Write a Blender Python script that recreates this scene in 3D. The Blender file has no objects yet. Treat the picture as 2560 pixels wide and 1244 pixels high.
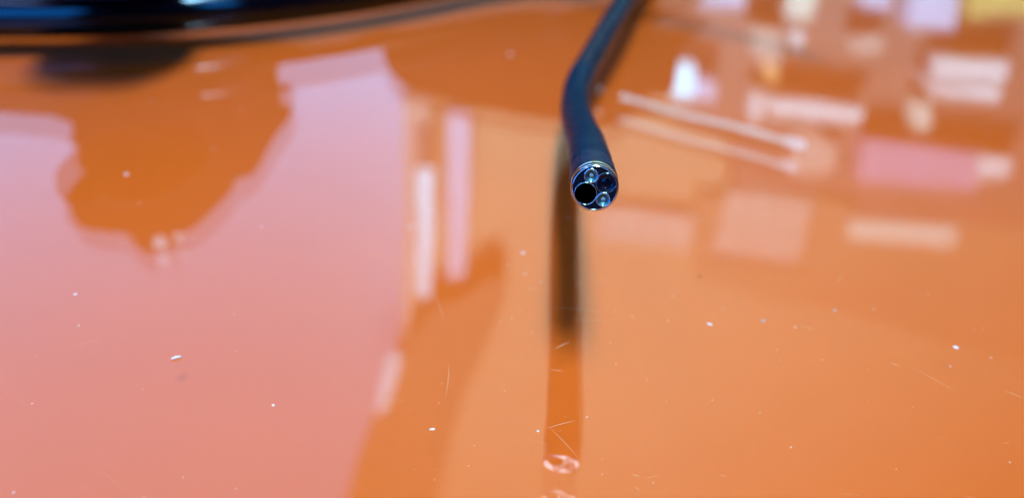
import bpy, bmesh, math, random
from mathutils import Vector, Matrix, noise
from mathutils.geometry import tessellate_polygon

random.seed(7)
S = bpy.context.scene
COL = S.collection
PI = math.pi
R_ = math.radians

# ------------------------------------------------------------------ camera
HC = 0.0697                      # lens height above the sheet, metres
PITCH, ROLL = R_(32.7), R_(3.2)
FPX, CX, CY = 1934.0, 1280.0, 622.0
Fv = Vector((0, math.cos(PITCH), -math.sin(PITCH)))
R0 = Vector((1, 0, 0))
U0 = R0.cross(Fv)
Rv = math.cos(ROLL) * R0 + math.sin(ROLL) * U0
Uv = -math.sin(ROLL) * R0 + math.cos(ROLL) * U0
C = Vector((0, 0, HC))
cd = bpy.data.cameras.new('camera')
cam = bpy.data.objects.new('camera', cd)
COL.objects.link(cam)
cam.matrix_world = Matrix(((Rv.x, Uv.x, -Fv.x, C.x), (Rv.y, Uv.y, -Fv.y, C.y),
                           (Rv.z, Uv.z, -Fv.z, C.z), (0, 0, 0, 1)))
cd.sensor_width = 36
cd.lens = 36 * FPX / 2560
cd.clip_start, cd.clip_end = 0.002, 50
cd.dof.use_dof = True
cd.dof.aperture_fstop = 10.5
S.camera = cam


def ray(x, y):
    return (Fv + Rv * ((x - CX) / FPX) - Uv * ((y - CY) / FPX)).normalized()


def on_z(x, y, z=0.0):
    d = ray(x, y)
    return C + d * ((z - HC) / d.z)


def mirror_pt(x, y, Y):
    """where the line of sight, bounced off the sheet, meets the upright plane at depth Y"""
    d = ray(x, y)
    d = Vector((d.x, d.y, -d.z))
    o = Vector((0, 0, -HC))
    return o + d * (Y / d.y)


TIP = Vector((0.009823, 0.08504, 0.0247))
cd.dof.focus_distance = (TIP - C).dot(Fv) * 1.0

# ------------------------------------------------------------------ world and lamps
W = bpy.data.worlds.new('World')
S.world = W
W.use_nodes = True
bg = W.node_tree.nodes['Background']
bg.inputs[0].default_value = (1.0, 0.20, 0.10, 1)
bg.inputs[1].default_value = 0.085


def area(name, loc, target, sx, sy, col, watts, shape='RECTANGLE', spread=180):
    l = bpy.data.lights.new(name, 'AREA')
    l.shape = shape
    l.size, l.size_y = sx, sy
    l.color = col
    l.energy = watts
    l.spread = R_(spread)
    o = bpy.data.objects.new(name, l)
    COL.objects.link(o)
    o.location = loc
    o.rotation_euler = (Vector(target) - Vector(loc)).to_track_quat('-Z', 'Y').to_euler()
    return o


NAZ = Matrix.Rotation(R_(3.4), 3, 'Z') @ Vector((TIP.x, TIP.y, 0)).normalized()
EL = R_(15.5)
N = Vector((-NAZ.x * math.cos(EL), -NAZ.y * math.cos(EL), math.sin(EL)))   # where the endoscope tip looks
_v = (Vector((0, 0, -HC)) - TIP).normalized()
KEY = TIP + (2 * N.dot(_v) * N - _v) * 1.30                                # the light that gleams in the tip face from below
print('KEY', KEY)
area('overhead_lamp', KEY, (0.01, 0.085, 0), 0.23, 0.58, (0.92, 1.25, 1.45), 17.8, 'ELLIPSE')
area('room_lamp', (0.05, -0.30, 1.25), (0.05, 1.0, 0.78), 0.6, 0.3, (0.42, 0.82, 1.0), 28, spread=92)
area('window_light', (-1.05, -0.75, 0.30), (-0.1, 0.2, 0.02), 0.6, 0.3, (0.015, 0.22, 1.0), 5)
area('window_light', (-0.34, -0.75, 0.50), (-0.1, 0.2, 0.02), 0.42, 0.6, (0.02, 0.32, 1.0), 4.6)
area('skylight', (0.39, -0.50, 0.75), (-0.1, 0.24, 0.0), 0.13, 0.5, (0.02, 0.36, 1.0), 1.6)
area('skylight', (-0.45, 0.07, 0.85), (-0.15, 0.24, 0.0), 0.30, 0.035, (0.45, 0.5, 1.0), 0.5)

S.view_settings.view_transform = 'Standard'
S.view_settings.look = 'None'
S.view_settings.exposure = 0
S.view_settings.gamma = 1
cy = S.cycles
cy.use_denoising = True
cy.max_bounces = 12
cy.transparent_max_bounces = 24
cy.caustics_reflective = False
cy.caustics_refractive = False
cy.sample_clamp_indirect = 12
cy.blur_glossy = 0.0


# ------------------------------------------------------------------ helpers
def tag(o, label=None, cat=None, group=None, kind=None):
    if label: o['label'] = label
    if cat: o['category'] = cat
    if group: o['group'] = group
    if kind: o['kind'] = kind
    return o


def obj(name, bm, m, parent=None, smooth=False):
    me = bpy.data.meshes.new(name)
    bmesh.ops.recalc_face_normals(bm, faces=bm.faces) if getattr(bm, '_fix', False) else None
    bm.to_mesh(me)
    bm.free()
    if smooth:
        for p in me.polygons: p.use_smooth = True
    if m: me.materials.append(m)
    o = bpy.data.objects.new(name, me)
    COL.objects.link(o)
    if parent: o.parent = parent
    return o


def empty(name, loc=(0, 0, 0)):
    o = bpy.data.objects.new(name, None)
    o.empty_display_size = 0.005
    o.location = loc
    COL.objects.link(o)
    return o


def mat(name, col, rough=0.5, spec=0.5, metal=0.0, coat=0.0, var=0.0, vscale=60, bump=0.0, bscale=400, tint=None, rvar=0.0):
    m = bpy.data.materials.new(name)
    m.use_nodes = True
    nt = m.node_tree
    b = nt.nodes['Principled BSDF']
    b.inputs['Base Color'].default_value = (*col, 1)
    b.inputs['Roughness'].default_value = rough
    b.inputs['Specular IOR Level'].default_value = spec
    b.inputs['Metallic'].default_value = metal
    b.inputs['Coat Weight'].default_value = coat
    if tint: b.inputs['Specular Tint'].default_value = (*tint, 1)
    tc = nt.nodes.new('ShaderNodeTexCoord')
    if var or rvar:
        n = nt.nodes.new('ShaderNodeTexNoise')
        n.inputs['Scale'].default_value = vscale
        n.inputs['Detail'].default_value = 4
        nt.links.new(tc.outputs['Object'], n.inputs['Vector'])
        if var:
            mx = nt.nodes.new('ShaderNodeMix')
            mx.data_type = 'RGBA'
            mx.inputs['A'].default_value = (*[c * (1 - var) for c in col], 1)
            mx.inputs['B'].default_value = (*[min(1, c * (1 + var)) for c in col], 1)
            nt.links.new(n.outputs['Fac'], mx.inputs['Factor'])
            nt.links.new(mx.outputs['Result'], b.inputs['Base Color'])
        if rvar:
            mr = nt.nodes.new('ShaderNodeMapRange')
            mr.inputs['From Min'].default_value = 0.3
            mr.inputs['From Max'].default_value = 0.7
            mr.inputs['To Min'].default_value = max(0, rough - rvar)
            mr.inputs['To Max'].default_value = rough + rvar
            nt.links.new(n.outputs['Fac'], mr.inputs['Value'])
            nt.links.new(mr.outputs['Result'], b.inputs['Roughness'])
    if bump:
        n2 = nt.nodes.new('ShaderNodeTexNoise')
        n2.inputs['Scale'].default_value = bscale
        n2.inputs['Detail'].default_value = 3
        nt.links.new(tc.outputs['Object'], n2.inputs['Vector'])
        bp = nt.nodes.new('ShaderNodeBump')
        bp.inputs['Strength'].default_value = bump
        bp.inputs['Distance'].default_value = 0.0001
        nt.links.new(n2.outputs['Fac'], bp.inputs['Height'])
        nt.links.new(bp.outputs['Normal'], b.inputs['Normal'])
    return m


def emit(name, col, s):
    m = bpy.data.materials.new(name)
    m.use_nodes = True
    nt = m.node_tree
    b = nt.nodes['Principled BSDF']
    b.inputs['Base Color'].default_value = (0.02, 0.02, 0.02, 1)
    b.inputs['Emission Color'].default_value = (*col, 1)
    b.inputs['Emission Strength'].default_value = s
    return m


def box(bm, lo, hi):
    v = [bm.verts.new((x, y, z)) for x in (lo[0], hi[0]) for y in (lo[1], hi[1]) for z in (lo[2], hi[2])]
    for f in ((0, 1, 3, 2), (4, 6, 7, 5), (0, 4, 5, 1), (2, 3, 7, 6), (0, 2, 6, 4), (1, 5, 7, 3)):
        bm.faces.new([v[i] for i in f])


def prism(bm, pts, depth, bev=0.0):
    """an upright slab: front outline pts, thickness depth away from the viewer, rounded rim"""
    n = len(pts)
    c = sum(pts, Vector()) / n
    rings = []
    prof = [(0, 1 - bev), (depth * 0.06, 1 - bev * 0.4), (depth * 0.18, 1), (depth * 0.82, 1), (depth, 1 - bev)] if bev else [(0, 1), (depth, 1)]
    for dy, s in prof:
        rings.append([bm.verts.new(c + (p - c) * s + Vector((0, dy, 0))) for p in pts])
    for a, b in zip(rings, rings[1:]):
        for i in range(n):
            bm.faces.new((a[i], a[(i + 1) % n], b[(i + 1) % n], b[i]))
    for rg, rev in ((rings[0], True), (rings[-1], False)):
        for t in tessellate_polygon([[v.co for v in rg]]):
            try: bm.faces.new([rg[i] for i in t])
            except ValueError: pass
    bmesh.ops.recalc_face_normals(bm, faces=bm.faces)


def smooth_closed(pts, k=4):
    out = []
    n = len(pts)
    for i in range(n):
        p0, p1, p2, p3 = pts[i - 1], pts[i], pts[(i + 1) % n], pts[(i + 2) % n]
        for j in range(k):
            t = j / k
            out.append(0.5 * ((2 * p1) + (p2 - p0) * t + (2 * p0 - 5 * p1 + 4 * p2 - p3) * t * t + (3 * p1 - p0 - 3 * p2 + p3) * t ** 3))
    return out


def spline(pts, step):
    dense = []
    P = [2 * pts[0] - pts[1]] + list(pts) + [2 * pts[-1] - pts[-2]]
    for i in range(1, len(P) - 2):
        p0, p1, p2, p3 = P[i - 1], P[i], P[i + 1], P[i + 2]
        for j in range(60):
            t = j / 60
            dense.append(0.5 * ((2 * p1) + (p2 - p0) * t + (2 * p0 - 5 * p1 + 4 * p2 - p3) * t * t + (3 * p1 - p0 - 3 * p2 + p3) * t ** 3))
    dense.append(P[-2])
    L = [0]
    for a, b in zip(dense, dense[1:]): L.append(L[-1] + (b - a).length)
    n = max(2, int(L[-1] / step))
    out, k = [], 0
    for i in range(n + 1):
        s = L[-1] * i / n
        while k < len(L) - 2 and L[k + 1] < s: k += 1
        f = (s - L[k]) / max(1e-12, L[k + 1] - L[k])
        out.append((s, dense[k].lerp(dense[k + 1], f)))
    return out


def sweep(bm, path, rad, seg=40, cap0=True, cap1=True, up=Vector((0, 0, 1))):
    """path: [(s, point)], rad(s, angle)"""
    rings = []
    n = len(path)
    nrm = None
    for i, (s, p) in enumerate(path):
        t = (path[min(n - 1, i + 1)][1] - path[max(0, i - 1)][1]).normalized()
        if nrm is None: nrm = (up - t * up.dot(t)).normalized()
        else: nrm = (nrm - t * nrm.dot(t)).normalized()
        bn = t.cross(nrm)
        rings.append([bm.verts.new(p + (nrm * math.cos(a) + bn * math.sin(a)) * rad(s, a)) for a in (2 * PI * k / seg for k in range(seg))])
    for a, b in zip(rings, rings[1:]):
        for k in range(seg):
            bm.faces.new((a[k], a[(k + 1) % seg], b[(k + 1) % seg], b[k]))
    if cap0: bm.faces.new(rings[0][::-1])
    if cap1: bm.faces.new(rings[-1])


# ------------------------------------------------------------------ materials
M = {}
M['orange'] = mat('orange_laminate', (0.71, 0.124, 0.014), 0.02, 0.22, var=0.05, vscale=35)
m = bpy.data.materials.new('clear_acrylic')
m.use_nodes = True
nt = m.node_tree
nt.nodes.remove(nt.nodes['Principled BSDF'])
out = nt.nodes['Material Output']
tr = nt.nodes.new('ShaderNodeBsdfTransparent')
gl = nt.nodes.new('ShaderNodeBsdfGlossy')
gl.inputs['Roughness'].default_value = 0.006
fr = nt.nodes.new('ShaderNodeFresnel')
fr.inputs['IOR'].default_value = 1.62
ge = nt.nodes.new('ShaderNodeNewGeometry')
inv = nt.nodes.new('ShaderNodeMath')
inv.operation = 'SUBTRACT'
inv.inputs[0].default_value = 1
nt.links.new(ge.outputs['Backfacing'], inv.inputs[1])
mu = nt.nodes.new('ShaderNodeMath')
mu.operation = 'MULTIPLY'
nt.links.new(fr.outputs['Fac'], mu.inputs[0])
nt.links.new(inv.outputs[0], mu.inputs[1])
mx = nt.nodes.new('ShaderNodeMixShader')
nt.links.new(mu.outputs[0], mx.inputs['Fac'])
nt.links.new(tr.outputs[0], mx.inputs[1])
nt.links.new(gl.outputs[0], mx.inputs[2])
nt.links.new(mx.outputs[0], out.inputs['Surface'])
tcn = nt.nodes.new('ShaderNodeTexCoord')
nz = nt.nodes.new('ShaderNodeTexNoise')
nz.inputs['Scale'].default_value = 30
nt.links.new(tcn.outputs['Object'], nz.inputs['Vector'])
bp = nt.nodes.new('ShaderNodeBump')
bp.inputs['Strength'].default_value = 0.16
bp.inputs['Distance'].default_value = 0.0004
nt.links.new(nz.outputs['Fac'], bp.inputs['Height'])
nt.links.new(bp.outputs['Normal'], gl.inputs['Normal'])
M['clear'] = m
m = bpy.data.materials.new('clear_acrylic_edge')
m.use_nodes = True
nt = m.node_tree
nt.nodes.remove(nt.nodes['Principled BSDF'])
tr = nt.nodes.new('ShaderNodeBsdfTransparent')
nt.links.new(tr.outputs[0], nt.nodes['Material Output'].inputs['Surface'])
M['clear_edge'] = m
m = M['clear'].copy()
m.name = 'cover_glass'
for l in list(m.node_tree.links):
    if l.to_socket.name == 'Normal': m.node_tree.links.remove(l)
m.node_tree.nodes['Fresnel'].inputs['IOR'].default_value = 2.8
M['cover'] = m
m = m.copy()
m.name = 'lens_cover_glass'
m.node_tree.nodes['Fresnel'].inputs['IOR'].default_value = 2.0
M['lenscover'] = m

M['rubber'] = mat('dark_blue_rubber', (0.0008, 0.019, 0.048), 0.33, 0.05, tint=(0.03, 0.55, 1.0), bump=0.10, bscale=2500, rvar=0.06, vscale=500)
M['sleeve'] = mat('sleeve_rubber', (0.0006, 0.018, 0.055), 0.30, 0.16, tint=(0.10, 0.55, 1.0), bump=0.25, bscale=2600, rvar=0.06, vscale=700)
M['tube'] = mat('black_blue_tube', (0.0003, 0.011, 0.034), 0.24, 0.08, tint=(0.03, 0.55, 1.0), rvar=0.05, vscale=300)
M['cable'] = mat('black_cable_skin', (0.0006, 0.001, 0.004), 0.11, 0.6, tint=(0.5, 0.8, 1.0), rvar=0.03, vscale=120)
M['steel'] = mat('polished_steel', (0.50, 0.68, 0.74), 0.16, 0.5, 1.0, rvar=0.05, vscale=1500, bump=0.05, bscale=4000)
M['rim'] = mat('bright_rim', (0.42, 0.90, 0.95), 0.16, 0.5, 1.0)
M['face'] = mat('dark_face_resin', (0.004, 0.007, 0.02), 0.05, 1.0)
M['face'].node_tree.nodes['Principled BSDF'].inputs['IOR'].default_value = 2.6
M['black'] = mat('black_bore', (0.0, 0.0, 0.0), 0.9, 0.0)
M['lens'] = mat('lens_glass', (0.0008, 0.002, 0.008), 0.04, 0.35, tint=(0.4, 0.6, 1.0))
M['lensring'] = mat('lens_ring', (0.004, 0.012, 0.03), 0.3, 0.4)
M['cup'] = mat('blue_steel_cup', (0.08, 0.24, 0.28), 0.48, 0.5, 1.0)
M['fibre'] = mat('fibre_bundle', (0.30, 0.42, 0.40), 0.42, 0.4, bump=0.3, bscale=9000, var=0.3, vscale=4000)
M['groove'] = mat('groove_black', (0.003, 0.004, 0.008), 0.5, 0.3)
M['white'] = mat('white_lint', (0.85, 0.86, 0.88), 0.6, 0.3)
M['speckdark'] = mat('dark_crumb', (0.08, 0.03, 0.015), 0.7, 0.2)
M['speckgrey'] = mat('grey_crumb', (0.38, 0.38, 0.40), 0.6, 0.3)
M['dust'] = mat('pale_dust', (0.72, 0.55, 0.48), 0.6, 0.3)
M['scratch'] = mat('scratch_white', (0.72, 0.36, 0.19), 0.5, 0.3)
M['wall'] = mat('wall_paint', (0.46, 0.31, 0.19), 0.8, 0.2, var=0.06, vscale=4)
M['dark'] = mat('dark_fabric', (0.15, 0.11, 0.07), 0.7, 0.2, var=0.2, vscale=30)
M['wood'] = mat('brown_wood', (0.21, 0.135, 0.115), 0.5, 0.3, var=0.25, vscale=12)
M['handle'] = mat('handle_black', (0.004, 0.004, 0.005), 0.45, 0.3)
M['paper'] = mat('white_paper', (0.85, 0.88, 0.92), 0.7, 0.2, var=0.18, vscale=30)
M['paperblue'] = mat('lilac_paper', (0.55, 0.62, 0.85), 0.7, 0.2, var=0.18, vscale=30)
M['notice'] = mat('pale_notice', (0.52, 0.43, 0.37), 0.7, 0.2, var=0.18, vscale=30)
M['panel'] = mat('brown_panel', (0.36, 0.225, 0.14), 0.6, 0.2, var=0.15, vscale=8)
M['pink'] = mat('pink_box', (0.55, 0.34, 0.50), 0.6, 0.3, var=0.18, vscale=30)
M['cream'] = mat('cream_card', (0.72, 0.74, 0.62), 0.7, 0.2, var=0.18, vscale=30)
M['yellow'] = mat('yellow_card', (0.62, 0.50, 0.16), 0.7, 0.2, var=0.18, vscale=30)
M['rodpale'] = mat('pale_rod', (0.80, 0.86, 0.95), 0.35, 0.5)
M['window'] = emit('window_daylight', (0.22, 0.50, 1.0), 2.3)
M['navy'] = mat('navy_wall', (0.006, 0.009, 0.016), 0.8, 0.2, var=0.1, vscale=5)
M['addedpanel'] = emit('added_panel_glow', (0.01, 0.20, 1.0), 1.1)
M['bulb'] = emit('warm_bulb', (1.0, 0.8, 0.35), 1.6)
M['rodhighlight'] = emit('painted_rod_highlight', (0.22, 0.75, 1.0), 4.2)
M['bright_glow'] = emit('glow_strip', (0.25, 0.68, 1.0), 5.0)  # shared glow for painted streaks, highlight beads and the rod end

# ------------------------------------------------------------------ table: orange board under a clear sheet
GAP = 0.004
bm = bmesh.new()
box(bm, (-0.75, -0.35, -0.03), (0.75, 0.72, -GAP - 0.0001))
bmesh.ops.bevel(bm, geom=list(bm.edges), offset=0.001, segments=2, affect='EDGES')
table = tag(obj('table_top', bm, M['orange']), 'glossy orange table top under a clear sheet', None, None, 'structure')
bm = bmesh.new()
box(bm, (-0.75, -0.35, -GAP), (0.75, 0.72, 0.0))
bm.normal_update()
sheet = obj('clear_sheet', bm, M['clear'], table)
sheet.data.materials.append(M['clear_edge'])
for p in sheet.data.polygons: p.material_index = 0 if p.normal.z > 0.5 else 1

# ------------------------------------------------------------------ endoscope
UPF = (Vector((0, 0, 1)) - N * N.z)
UPF = (UPF + math.sin(ROLL * 0.9) * Vector((0, 0, 0))).normalized()
RTF = UPF.cross(N).normalized()                  # right in the photograph
_a = R_(-2.5)
UPF, RTF = (UPF * math.cos(_a) + RTF * math.sin(_a)), (RTF * math.cos(_a) - UPF * math.sin(_a))
MM = 0.001
scope = tag(empty('endoscope', TIP), 'slim dark blue endoscope with a steel tip raised over the orange table', 'endoscope')
FR = Matrix(((RTF.x, UPF.x, N.x, 0), (RTF.y, UPF.y, N.y, 0), (RTF.z, UPF.z, N.z, 0), (0, 0, 0, 1)))
# tip parts are built in millimetres in the frame (right, up, out) of the face


def tip_obj(name, bm, m, parent=None, smooth=True):
    o = obj(name, bm, m, None, smooth)
    o.data.transform(Matrix.Translation((0, 0, 0)) @ FR @ Matrix.Scale(MM, 4))
    o.parent = parent or scope
    return o


def lathe(bm, prof, cx=0, cyy=0, seg=64, closed=False):
    rings = []
    for s, r in prof:
        rings.append([bm.verts.new((cx + r * math.cos(2 * PI * k / seg), cyy + r * math.sin(2 * PI * k / seg), s)) for k in range(seg)])
    pairs = list(zip(rings, rings[1:])) + ([(rings[-1], rings[0])] if closed else [])
    for a, b in pairs:
        for k in range(seg):
            bm.faces.new((a[k], a[(k + 1) % seg], b[(k + 1) % seg], b[k]))
    bmesh.ops.recalc_face_normals(bm, faces=bm.faces)


def disc(bm, s, r, cx, cyy, seg=48, dome=0.0):
    rings = []
    nr = 5
    cv = bm.verts.new((cx, cyy, s + dome))
    for j in range(1, nr + 1):
        q = j / nr
        rings.append([bm.verts.new((cx + r * q * math.cos(2 * PI * k / seg), cyy + r * q * math.sin(2 * PI * k / seg), s + dome * (1 - q * q))) for k in range(seg)])
    for k in range(seg): bm.faces.new((cv, rings[0][k], rings[0][(k + 1) % seg]))
    for a, b in zip(rings, rings[1:]):
        for k in range(seg): bm.faces.new((a[k], b[k], b[(k + 1) % seg], a[(k + 1) % seg]))


# barrel
bm = bmesh.new()
lathe(bm, [(-0.10, 2.70), (0.0, 2.71), (0.015, 2.74), (-0.03, 2.80), (-0.14, 2.92), (-0.24, 2.98), (-0.34, 3.0), (-1.45, 3.0), (-1.5, 2.95), (-1.62, 2.95), (-1.67, 3.0), (-2.75, 3.0), (-2.85, 2.96), (-2.9, 2.86)], seg=96)
barrel = tip_obj('tip_barrel', bm, M['steel'])
for e in barrel.data.edges: pass
bm = bmesh.new()
lathe(bm, [(-2.80, 2.90), (-2.80, 3.04), (-2.92, 3.08), (-3.05, 3.05), (-3.15, 2.9)], seg=96)
tip_obj('tip_collar', bm, M['groove'], barrel)

CH = (-1.10, -0.72, 1.40)
LN = (1.36, 0.72, 1.22)
LG = ((-0.50, 1.55, 0.87), (1.14, -1.40, 0.87))
# face plate with four openings
loops = []


def circ(cx, cyy, r, n=56): return [Vector((cx + r * math.cos(2 * PI * k / n), cyy + r * math.sin(2 * PI * k / n), -0.02)) for k in range(n)]


loops = [circ(0, 0, 2.72, 96)] + [circ(*CH)] + [circ(*LN)] + [circ(*g) for g in LG]
flat = [p for l in loops for p in l]
bm = bmesh.new()
vs = [bm.verts.new(p) for p in flat]
for t in tessellate_polygon(loops):
    f = bm.faces.new([vs[i] for i in t])
bm.normal_update()
for f in bm.faces:
    if f.normal.z < 0: f.normal_flip()
for l, st in zip(loops, (0, 96, 96 + 56, 96 + 112, 96 + 168)):
    n = len(l)
    low = [bm.verts.new(Vector((p.x, p.y, -0.5))) for p in l]
    for k in range(n): bm.faces.new((vs[st + k], vs[st + (k + 1) % n], low[(k + 1) % n], low[k]))
face = tip_obj('tip_face', bm, M['face'], smooth=False)

# working channel
bm = bmesh.new()
lathe(bm, [(-0.03, CH[2] - 0.045), (-6.0, CH[2] - 0.045)], CH[0], CH[1])
disc(bm, -5.9, CH[2] - 0.04, CH[0], CH[1])
chan = tip_obj('working_channel', bm, M['black'])
bm = bmesh.new()
lathe(bm, [(-0.06, CH[2] - 0.05), (0.0, CH[2] - 0.05), (0.012, CH[2] - 0.01), (0.0, CH[2] + 0.035), (-0.06, CH[2] + 0.035)], CH[0], CH[1], closed=True)
tip_obj('channel_rim', bm, M['rim'], chan)

# objective lens
bm = bmesh.new()
lathe(bm, [(-0.02, LN[2]), (0.02, LN[2] - 0.03), (0.0, LN[2] - 0.12), (-0.10, LN[2] - 0.30), (-0.10, LN[2] - 0.55), (-0.16, LN[2] - 0.57)], LN[0], LN[1])
lens = tip_obj('objective_lens', bm, M['lens'])
bm = bmesh.new()
disc(bm, -0.13, 0.62, LN[0], LN[1], dome=0.10)
tip_obj('lens_glass', bm, M['lens'], lens)
for r0, w in ((0.62, 0.035), (0.92, 0.03), (1.08, 0.025)):
    bm = bmesh.new()
    zz = -0.09 if r0 < 1 else 0.0
    lathe(bm, [(zz - 0.03, r0 - w), (zz + 0.012, r0 - w * 0.5), (zz + 0.012, r0 + w * 0.5), (zz - 0.03, r0 + w)], LN[0], LN[1], closed=True)
    tip_obj('lens_ring', bm, M['lensring'], lens)
bm = bmesh.new()
lathe(bm, [(-0.05, LN[2] - 0.005), (0.015, LN[2] + 0.0), (0.015, LN[2] + 0.03), (-0.05, LN[2] + 0.035)], LN[0], LN[1], closed=True)
tip_obj('lens_rim', bm, M['rim'], lens)

bm = bmesh.new()
disc(bm, 0.014, LN[2] - 0.02, LN[0], LN[1])
tip_obj('lens_cover', bm, M['lenscover'], lens)
# two light guides
for gx, gy, gr in LG:
    bm = bmesh.new()
    lathe(bm, [(-0.02, gr - 0.09), (-0.06, gr - 0.16), (-0.07, gr - 0.22), (-0.13, gr - 0.26), (-0.15, gr - 0.33), (-0.30, gr - 0.42), (-0.36, 0.36)], gx, gy)
    g = tip_obj('light_guide', bm, M['cup'])
    bm = bmesh.new()
    lathe(bm, [(-0.06, gr - 0.12), (0.02, gr - 0.11), (0.04, gr - 0.05), (0.025, gr + 0.03), (-0.06, gr + 0.045)], gx, gy, closed=True)
    tip_obj('guide_rim', bm, M['rim'], g)
    bm = bmesh.new()
    disc(bm, -0.30, 0.30, gx, gy, dome=0.10)
    bmesh.ops.recalc_face_normals(bm, faces=bm.faces)
    for v in bm.verts:
        if (Vector((v.co.x - gx, v.co.y - gy))).length > 0.1:
            v.co.x += 0.035 * noise.noise(v.co * 5 + Vector((gy, 0, 0)))
            v.co.y += 0.035 * noise.noise(v.co * 5 + Vector((9, gx, 0)))
    tip_obj('fibre_bundle', bm, M['fibre'], g)
    bm = bmesh.new()
    lathe(bm, [(-0.11, gr - 0.245), (-0.075, gr - 0.235), (-0.075, gr - 0.215), (-0.11, gr - 0.20)], gx, gy, closed=True)
    tip_obj('guide_ring', bm, M['rim'], g)
    bm = bmesh.new()
    disc(bm, 0.012, gr - 0.11, gx, gy)
    tip_obj('guide_cover', bm, M['cover'], g)

# bending section and insertion tube, swept along the bent path
ctrl = [TIP - N * 2.9 * MM, TIP - N * 6 * MM, TIP - N * 10 * MM, on_z(1466, 358, 0.0188),
        on_z(1452, 325, 0.0161), on_z(1438, 265, 0.0107), on_z(1449, 200, 0.0088), on_z(1486, 130, 0.0100),
        on_z(1526, 60, 0.0118), on_z(1562, 0, 0.0128), on_z(1602, -70, 0.0130), on_z(1670, -180, 0.0130)]
path = spline(ctrl, 0.00012)
SB = 0.0
for s, p in path:
    d = p - C
    py = CY - FPX * d.dot(Uv) / d.dot(Fv)
    if py < 183:
        SB = s
        break


def rad_bend(s, a):
    mmv = s / MM
    fade = math.exp(-max(0, mmv - 1.0) / 9.0)
    w = noise.noise(Vector((math.cos(a) * 0.9, math.sin(a) * 0.9, mmv * 0.35)))
    rib = math.sin(2 * PI * mmv / 0.62 + 2.2 * w)
    rib2 = math.sin(2 * PI * mmv / 2.1 + 3 * w)
    soft = 0.02 * noise.noise(Vector((math.cos(a) * 1.6, math.sin(a) * 1.6, mmv * 0.5 + 7)))
    tk = min(1.0, max(0.0, (mmv - 4.0) / 22.0))
    r = 3.03 - 0.10 * tk * tk * (3 - 2 * tk) + 0.085 * rib * fade * (0.6 + 0.8 * w) + 0.03 * rib2 * (0.35 + 0.4 * fade) + soft * 2
    if mmv < 0.25: r -= 0.10 * (1 - mmv / 0.25)
    e = (SB - s) / MM
    if e < 0.5: r -= 0.12 * (1 - max(0, e) / 0.5) ** 2
    return r * MM


SA = 0.0072
for nm, s0, s1, mk in (('tip_sleeve', -1, SA, 'sleeve'), ('bending_section', SA - 0.0003, SB, 'rubber')):
    pa = [(s, p - TIP) for s, p in path if s0 <= s <= s1]
    bm = bmesh.new()
    sweep(bm, pa, (lambda s, a: rad_bend(s, a) + 0.00004) if mk == 'sleeve' else rad_bend, 64, cap0=False, cap1=False)
    bmesh.ops.recalc_face_normals(bm, faces=bm.faces)
    obj(nm, bm, M[mk], scope, True)
pb = [(s, p - TIP) for s, p in path if s >= SB - 0.0003][::3]
bm = bmesh.new()
sweep(bm, pb, lambda s, a: (2.80 + 0.012 * math.sin(s / MM * 1.3)) * MM, 48)
bmesh.ops.recalc_face_normals(bm, faces=bm.faces)
obj('insertion_tube', bm, M['tube'], scope, True)

# ------------------------------------------------------------------ thick black cable along the top
RC = 0.0057
foot = [(-420, 84), (-150, 95), (0, 95), (300, 90), (600, 70), (860, 40), (1050, 8), (1200, -20), (1330, -34), (1450, -36), (1600, -60), (1800, -120)]
cp = [on_z(x, y, 0) + Vector((0, 0, RC + 0.0002)) for x, y in foot]
base = cp[3].copy()
path = spline(cp, 0.0012)
bm = bmesh.new()
sweep(bm, [(s, p - base) for s, p in path], lambda s, a: RC, 48)
bmesh.ops.recalc_face_normals(bm, faces=bm.faces)
cab = obj('cable', bm, M['cable'], None, True)
cab.location = base
tag(cab, 'thick glossy black cable lying across the back of the orange table', 'cable')

# ------------------------------------------------------------------ things above the table, met only in its reflections
YA = 0.25
A = [(-120, 60), (-120, 262), (0, 278), (165, 300), (172, 355), (202, 396), (194, 434), (169, 493), (179, 547), (210, 577), (317, 591), (340, 626),
     (384, 637), (436, 622), (446, 596), (501, 560), (566, 495), (574, 452), (627, 442), (652, 401), (673, 363), (702, 325), (719, 284), (712, 236), (680, 228), (682, 170), (690, 110), (690, 60)]
pts = [mirror_pt(x, y, YA) for x, y in A]
pts = [Vector((p.x, p.y, max(p.z, 0.009))) for p in pts]
base = sum(pts, Vector()) / len(pts)
bm = bmesh.new()
prism(bm, [p - base for p in smooth_closed(pts, 3)], 0.010, 0.02)
hd = obj('control_body', bm, M['handle'])
hd.location = base
tag(hd, 'black control body of the endoscope held over the far left of the table', 'instrument')
G = [(205, 512), (190, 550), (210, 572), (320, 586), (400, 590), (440, 560), (450, 515)]
gp = smooth_closed([mirror_pt(x, y, 0.168) for x, y in G], 3)
bm = bmesh.new()
gc = sum(gp, Vector()) / len(gp)
bmesh.ops.create_uvsphere(bm, u_segments=28, v_segments=16, radius=1.0)
for v in bm.verts:
    k = 1 + 0.10 * noise.noise(v.co * 1.7)
    v.co = Vector((v.co.x * 0.0195 * k, v.co.y * 0.023 * k, v.co.z * 0.0055)) + Vector((gc.x - 0.0045, 0.189, 0.0305)) - base
obj('grip', bm, M['handle'], hd, True)
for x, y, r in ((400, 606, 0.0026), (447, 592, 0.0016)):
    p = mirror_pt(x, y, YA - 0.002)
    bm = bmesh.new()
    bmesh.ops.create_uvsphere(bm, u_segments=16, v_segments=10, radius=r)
    o = obj('highlight_bead', bm, M['bright_glow'], hd, True)  # glowing beads paint two highlights on the control body
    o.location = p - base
YB = 0.30
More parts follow.
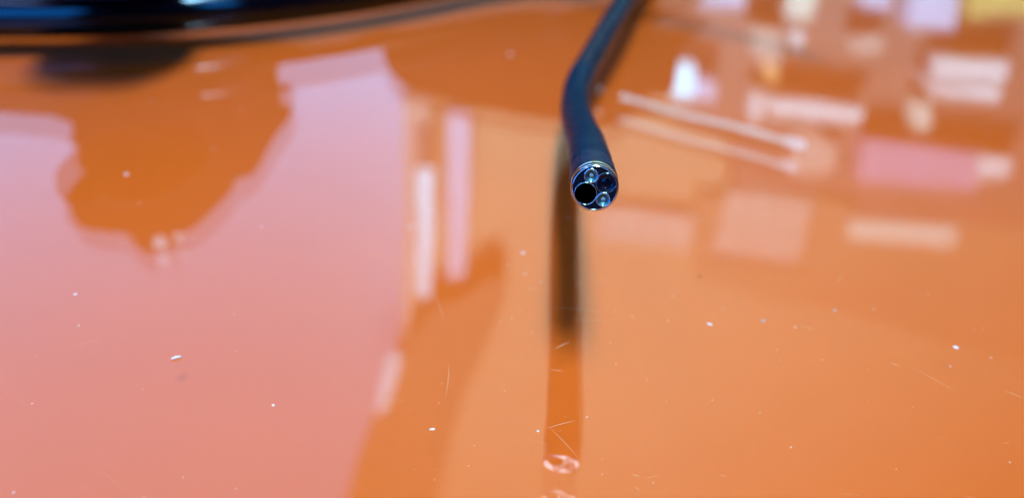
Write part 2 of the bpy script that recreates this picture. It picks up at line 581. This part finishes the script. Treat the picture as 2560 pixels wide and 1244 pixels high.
Bp = [(930, 40), (948, 105), (965, 165), (1000, 210), (1040, 228), (1170, 262), (1300, 288), (1400, 302), (1500, 316), (1565, 312), (1600, 262), (1640, 236), (1685, 228), (1700, 130), (1720, 40)]
pts = [mirror_pt(x, y, YB) for x, y in Bp]
pts = [Vector((p.x, p.y, max(p.z, 0.004))) for p in pts]
base = sum(pts, Vector()) / len(pts)
bm = bmesh.new()
prism(bm, [p - base for p in smooth_closed(pts, 3)], 0.010, 0.02)
o = obj('dark_mass', bm, M['handle'])  # unidentified dark shape, outlined to fit the dark reflection
o.location = base
tag(o, 'black rounded mass standing behind the bent tube at the back', 'case')

# thin dark rod hovering at right, its highlight painted as a glowing strip
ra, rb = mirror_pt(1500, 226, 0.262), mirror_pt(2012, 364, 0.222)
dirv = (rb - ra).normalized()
rod = tag(empty('probe_rod', rb), 'thin dark rod with a painted highlight line over the right of the table', 'dark rod')
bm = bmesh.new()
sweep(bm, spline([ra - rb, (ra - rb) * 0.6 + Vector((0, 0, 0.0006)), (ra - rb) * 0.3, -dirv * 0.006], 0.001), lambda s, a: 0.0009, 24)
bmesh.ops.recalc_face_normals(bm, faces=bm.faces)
obj('highlight_strip', bm, M['rodhighlight'], rod, True)  # painted highlight: the strip glows along the underside of the rod
bm = bmesh.new()
up = Vector((0, 0.0008, 0.0024))
sweep(bm, spline([ra - rb + up - (rb - ra) * 0.25, ra - rb + up, (ra - rb) * 0.5 + Vector((0, 0, 0.0005)) + up, -dirv * 0.003 + up], 0.001), lambda s, a: 0.0019, 24)
bmesh.ops.recalc_face_normals(bm, faces=bm.faces)
obj('rod_shaft', bm, M['handle'], rod, True)
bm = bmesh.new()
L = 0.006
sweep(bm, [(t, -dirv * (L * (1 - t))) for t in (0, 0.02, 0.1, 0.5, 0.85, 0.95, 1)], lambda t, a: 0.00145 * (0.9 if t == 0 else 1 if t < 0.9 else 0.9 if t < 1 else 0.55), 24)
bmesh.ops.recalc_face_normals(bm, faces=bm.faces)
obj('rod_end', bm, M['bright_glow'], rod, True)  # end piece glows to paint its bright highlight

# ------------------------------------------------------------------ the room behind, seen in the gloss
YW = 1.0
bm = bmesh.new()
box(bm, (-1.6, YW, -0.5), (1.8, YW + 0.06, 1.40))
tag(obj('back_wall', bm, M['wall']), 'pale wall of the room', None, None, 'structure')


bm = bmesh.new()
box(bm, (-1.3, YW, 1.42), (1.5, YW + 0.04, 2.15))  # added panel out of view; gives the tube its blue sheen
tag(obj('added_blue_panel', bm, M['addedpanel']), 'long blue glowing panel added above the wall of the room', 'window')  # added panel, not a window of the room
bm = bmesh.new()
box(bm, (-2.2, -1.5, -0.4), (2.2, -1.44, 1.2))
tag(obj('dark_wall', bm, M['navy']), 'dark wall behind the viewer', None, None, 'structure')


def slab(name, quad, m, label, cat, Y=None, depth=0.02, group=None, rnd=False, bev=0.0):
    Y = Y if Y is not None else YW - 0.03
    pts = [mirror_pt(x, y, Y) for x, y in quad]
    if rnd: pts = smooth_closed(pts, 4)
    base = sum(pts, Vector()) / len(pts)
    bm = bmesh.new()
    prism(bm, [p - base for p in pts], depth, bev)
    o = obj(name, bm, m)
    o.location = base
    return tag(o, label, cat, group)


# window on the left: frame > pane
Wq = [(-260, 150), (-260, 1340), (845, 1340), (868, 1244), (905, 1110), (945, 1005), (985, 900), (1005, 800), (1010, 500), (1008, 230), (960, 112)]
wn = slab('window', Wq, M['window'], 'tall bright blue daylight window on the left of the wall', 'window', YW - 0.02, 0.015)
# dark low furniture
slab('cabinet', [(-700, -80), (-700, 140), (690, 128), (950, 104), (1700, 60), (1700, -80)], M['wood'], 'long low brown cabinet under the window', 'cabinet', YW - 0.12, 0.1)
slab('counter', [(1700, -120), (1700, 320), (1830, 330), (1840, 478), (2150, 480), (2140, 545), (2760, 580), (2760, -120)], M['wood'],
     'brown wooden counter front at the right of the wall', 'counter', YW - 0.10, 0.05)
slab('curtain', [(1090, 760), (1165, 735), (1235, 690), (1262, 740), (1205, 880), (1140, 1050), (1085, 1260), (1065, 1340), (850, 1340), (872, 1244), (908, 1110), (948, 1005), (1000, 905), (1050, 800)], M['dark'],
     'dark curtain gathered at the right side of the window', 'curtain', YW - 0.06, 0.03, rnd=True)
slab('glow_strip', [(1042, 432), (1080, 432), (1079, 600), (1074, 740), (1042, 735)], M['bright_glow'], 'white glowing strip painting a bright streak beside the window', 'bright_glow', YW - 0.10, 0.02)  # glowing strip put in for a bright streak in the reflections
slab('jamb', [(1010, 232), (1075, 245), (1075, 440), (1040, 700), (1010, 880)], M['notice'], 'cream window jamb beside the window', 'jamb', YW - 0.035, 0.01)
slab('wall_panel', [(1118, 270), (1176, 280), (1172, 500), (1158, 690), (1120, 690)], M['paperblue'], 'pale upright wall panel right of the glowing strip', 'panel', YW - 0.10, 0.02)
slab('slanted_glow', [(968, 905), (1000, 905), (985, 965), (962, 1020), (935, 1030), (950, 960)], M['bright_glow'], 'small slanted white glowing strip at the window edge', 'bright_glow', YW - 0.11, 0.02)  # glows to paint the slanted white streak

Q = [
    ('paper_stack', [(2345, 142), (2522, 148), (2518, 198), (2340, 188)], 'paper', 'upper white paper pack on the counter shelf', 'paper'),
    ('paper_tray', [(2308, 186), (2345, 206), (2505, 212), (2500, 246), (2340, 232)], 'paper', 'lower white paper tray under the paper pack', 'tray'),
    ('towel_roll', [(1925, 240), (2020, 246), (2160, 266), (2155, 300), (2040, 296), (1925, 280)], 'paper', 'long white towel roll lying on the counter', 'towel roll'),
    ('bottle', [(1884, 225), (1908, 225), (1902, 296), (1878, 296)], 'paper', 'narrow white upright bottle left of the towel roll', 'bottle'),
    ('glow_patch', [(1680, 168), (1740, 172), (1738, 240), (1676, 242)], 'bright_glow', 'small bright bluish glowing patch on the counter', 'glow_patch'),  # glowing slab put in for a blue-white patch in the gloss
    ('carton', [(1745, 192), (1788, 196), (1792, 245), (1740, 242)], 'paperblue', 'pale carton right of the small bright glowing patch', 'carton'),
    ('folder', [(1755, -30), (1860, -30), (1865, 12), (1755, 8)], 'paperblue', 'pale blue folder low on the counter', 'folder'),
    ('flask', [(1975, -30), (2050, -30), (2030, 45), (1965, 40)], 'cream', 'cream flask standing low on the counter', 'flask'),
    ('cloth', [(2150, -30), (2225, -30), (2235, 20), (2160, 8)], 'paperblue', 'pale folded cloth low on the counter', 'cloth'),
    ('binder', [(2285, -30), (2400, -30), (2390, 66), (2272, 62)], 'paperblue', 'lilac binder standing low on the counter', 'binder'),
    ('yellow_box', [(2440, -40), (2620, -40), (2620, 45), (2520, 30), (2430, 45)], 'yellow', 'yellow box at the right end of the counter', 'box'),
    ('pink_box', [(2165, 345), (2450, 378), (2445, 475), (2150, 452)], 'pink', 'wide pink box on the counter', 'box'),
    ('soap_bar', [(2440, 385), (2530, 392), (2525, 438), (2445, 440)], 'paper', 'white soap block right of the wide pink box', 'soap'),
    ('notice', [(1820, 470), (2035, 495), (2000, 655), (1780, 628)], 'notice', 'large pale notice sheet on the wall', 'notice'),
    ('poster', [(1500, 505), (1738, 535), (1722, 622), (1490, 596)], 'notice', 'wide pale poster beside the large notice', 'poster'),
    ('sign_plate', [(2130, 540), (2400, 565), (2390, 612), (2120, 592)], 'cream', 'pale wall plate right of the large notice', 'plate'),
    ('cup', [(2290, 255), (2328, 258), (2330, 318), (2292, 316)], 'cream', 'small cream cup under the paper tray', 'cup'),
    ('bulb', [(1926, 174), (1946, 176), (1946, 198), (1926, 196)], 'bulb', 'tiny warm yellow bulb between the bottle and the ball', 'bulb'),
    ('rod_halo', [(1985, 322), (2060, 335), (2095, 370), (2085, 425), (2020, 435), (1960, 415)], 'notice', 'dull cream slab painting the halo around the bright rod end', 'rod_halo'),  # pale slab paints the halo around the rod end
    ('tray', [(2130, 90), (2200, 85), (2215, 125), (2140, 130)], 'notice', 'small dull tray under the folded cloth', 'tray'),
    ('sleeve', [(1880, 60), (1960, 70), (1950, 160), (1890, 150)], 'notice', 'dull pale sleeve left of the ball on the counter', 'sleeve'),
    ('ball', [(1982, 72), (2006, 74), (2012, 100), (1995, 112), (1978, 98)], 'paper', 'small grey white ball on the counter edge', 'ball'),
]
for nm, q, mk, lb, ct in Q:
    high = q[0][1] > 465
    slab(nm, q, M[mk], lb, ct, YW - (0.012 if high else 0.14), 0.01 if high else 0.03)
slab('wall_panel', [(1742, 480), (1815, 485), (1775, 640), (2010, 665), (2045, 490), (2760, 560), (2760, 1000), (2560, 905), (2350, 850), (2100, 780), (1900, 740), (1730, 690)], M['panel'],
     'brown panelling on the wall around the pale notice sheets', 'panelling', YW - 0.010, 0.008)

# ------------------------------------------------------------------ dust, lint and scratches on the sheet


def speck(bm, p, r, sx=1.0, ang=0.0):
    k = 7
    top = bm.verts.new(p + Vector((0, 0, r * 0.7)))
    ringv = []
    for i in range(k):
        a = 2 * PI * i / k
        q = r * random.uniform(0.75, 1.2)
        x, y = q * sx * math.cos(a), q * math.sin(a)
        ringv.append(bm.verts.new(p + Vector((x * math.cos(ang) - y * math.sin(ang), x * math.sin(ang) + y * math.cos(ang), r * 0.12))))
    for i in range(k): bm.faces.new((top, ringv[i], ringv[(i + 1) % k]))
    bm.faces.new(ringv[::-1])


BIGL = ['white lint speck left of the dark tube reflection, below the endoscope tip', 'big white lint speck alone at the lower right of the sheet', 'white speck beside the white glowing strip reflection', 'tiny white speck in the middle of the pink reflection', 'blurred white speck on plain orange behind, left of the bent tube', 'blurred white speck inside the orange patch at far left', 'white elongated speck at the left edge of the pink reflection', 'small white speck just below the larger lint speck near the tube reflection', "white speck just left of the tip's ringed reflection", 'white smudged speck at the bottom centre, on the dark curtain reflection', 'pale speck low in the pink reflection, right of the lint fibre', 'short white flake right of the tube reflection', None, 'grey dust speck on the right, under the brown panelling reflection', 'grey dust speck right of the short white flake']
big = [(1307, 632, 6, 1.3, 'white'), (2390, 868, 8, 1.2, 'white'), (1025, 567, 4.5, 1.2, 'white'), (655, 566, 4, 1, 'white'), (1276, 137, 6, 1, 'white'),
       (316, 436, 6, 1, 'white'), (188, 735, 4, 1.6, 'white'), (1313, 683, 3.5, 1, 'white'), (1345, 1077, 5, 1, 'white'), (1080, 1072, 6, 1.7, 'white'),
       (683, 1012, 5, 1.4, 'white'), (1775, 810, 5, 2, 'white'), (1748, 690, 5, 1.3, 'speckdark'), (2087, 775, 6, 1, 'speckgrey'), (1908, 801, 6, 1.3, 'speckgrey')]
names = {'white': ('lint_speck', 'tiny white speck of lint lying on the glossy orange sheet', 'speck', 'white lint specks on the sheet'),
         'speckdark': ('crumb', 'tiny dark brown crumb on the orange sheet right of the endoscope', 'crumb', None),
         'speckgrey': ('dust_speck', 'tiny grey dust speck on the orange sheet at right', 'speck', 'grey dust specks at right')}
for (x, y, r, sx, k), lab in zip(big, BIGL):
    p = on_z(x, y, 0)
    sc = (p - C).length / FPX
    bm = bmesh.new()
    speck(bm, Vector((0, 0, 0)), r * sc * 0.68, sx, random.uniform(-0.5, 0.5))
    o = obj(names[k][0], bm, M[k])
    o.location = p
    tag(o, lab or names[k][1], names[k][2], names[k][3])
# the one long fibre at the lower left
a, b = on_z(428, 896, 0.0002), on_z(453, 890, 0.0002)
bm = bmesh.new()
sweep(bm, [(t, (a - b) * (0.5 - t) * -1 + Vector((0, 0, 0.00002 * math.sin(t * PI)))) for t in (0, 0.2, 0.5, 0.8, 1)], lambda t, an: 0.00014 * (0.5 + math.sin(max(0.05, t * PI * 0.95))), 8)
bmesh.ops.recalc_face_normals(bm, faces=bm.faces)
o = obj('lint_fibre', bm, M['white'])
o.location = (a + b) / 2
tag(o, 'short white lint fibre lying at the lower left of the sheet', 'fibre')

bm = bmesh.new()
for i in range(160):
    x, y = random.uniform(-20, 2580), random.uniform(250, 1260) if random.random() < 0.85 else random.uniform(60, 400)
    p = on_z(x, y, 0)
    sc = (p - C).length / FPX
    speck(bm, p, sc * random.choice((0.7, 0.8, 1.0, 1.0, 1.2, 1.4, 1.9)), random.uniform(1, 2.2), random.uniform(0, PI))
tag(obj('dust', bm, M['dust']), 'fine pale dust scattered over the sheet', 'dust', None, 'stuff')

bm = bmesh.new()


def scratch(x0, y0, x1, y1, w):
    w *= 0.62
    a, b = on_z(x0, y0, 0.00003), on_z(x1, y1, 0.00003)
    d = (b - a)
    nrm = Vector((-d.y, d.x, 0)).normalized()
    n = 6
    prev = None
    for i in range(n + 1):
        t = i / n
        p = a + d * t + nrm * d.length * 0.02 * math.sin(t * PI)
        hw = w * (p - C).length / FPX * (0.15 + math.sin(PI * min(0.97, max(0.03, t)))) * 0.5
        cur = (bm.verts.new(p + nrm * hw), bm.verts.new(p + Vector((0, 0, hw * 0.5))), bm.verts.new(p - nrm * hw))
        if prev:
            bm.faces.new((prev[0], prev[1], cur[1], cur[0]))
            bm.faces.new((prev[1], prev[2], cur[2], cur[1]))
        prev = cur


for s in ((188, 866, 250, 845, 2), (1385, 873, 1425, 853, 3), (1365, 1070, 1440, 1050, 2.4), (1372, 1065, 1450, 1150, 1.6), (1122, 910, 1114, 990, 2), (945, 998, 1010, 1000, 1.8),
          (1380, 768, 1500, 778, 1.8), (1440, 800, 1505, 801, 1.6), (1375, 923, 1408, 927, 2.2), (2225, 905, 2250, 915, 2.5), (2285, 920, 2385, 975, 1.6), (2510, 975, 2560, 995, 2), (1575, 790, 1585, 792, 3),
          (1765, 806, 1782, 812, 3), (2000, 812, 2040, 826, 1.5), (615, 530, 820, 600, 1.0), (820, 600, 1000, 660, 1.0), (1085, 735, 1110, 800, 1.4), (690, 800, 705, 795, 2), (300, 835, 318, 838, 2), (1320, 720, 1350, 722, 1.5),
          (1580, 1185, 1600, 1190, 2), (1585, 1215, 1600, 1225, 2), (220, 1155, 330, 1240, 1), (1800, 1185, 1815, 1190, 2)):
    scratch(*s)
for i in range(48):
    x, y = random.uniform(0, 2560), random.uniform(480, 1240)
    a = random.gauss(0.1, 0.5)
    l = random.choice((8, 12, 20, 35))
    scratch(x, y, x + l * math.cos(a), y + l * math.sin(a), random.uniform(0.5, 1.1))
bmesh.ops.recalc_face_normals(bm, faces=bm.faces)
tag(obj('scratches', bm, M['scratch'], table), None, None, None, 'stuff')
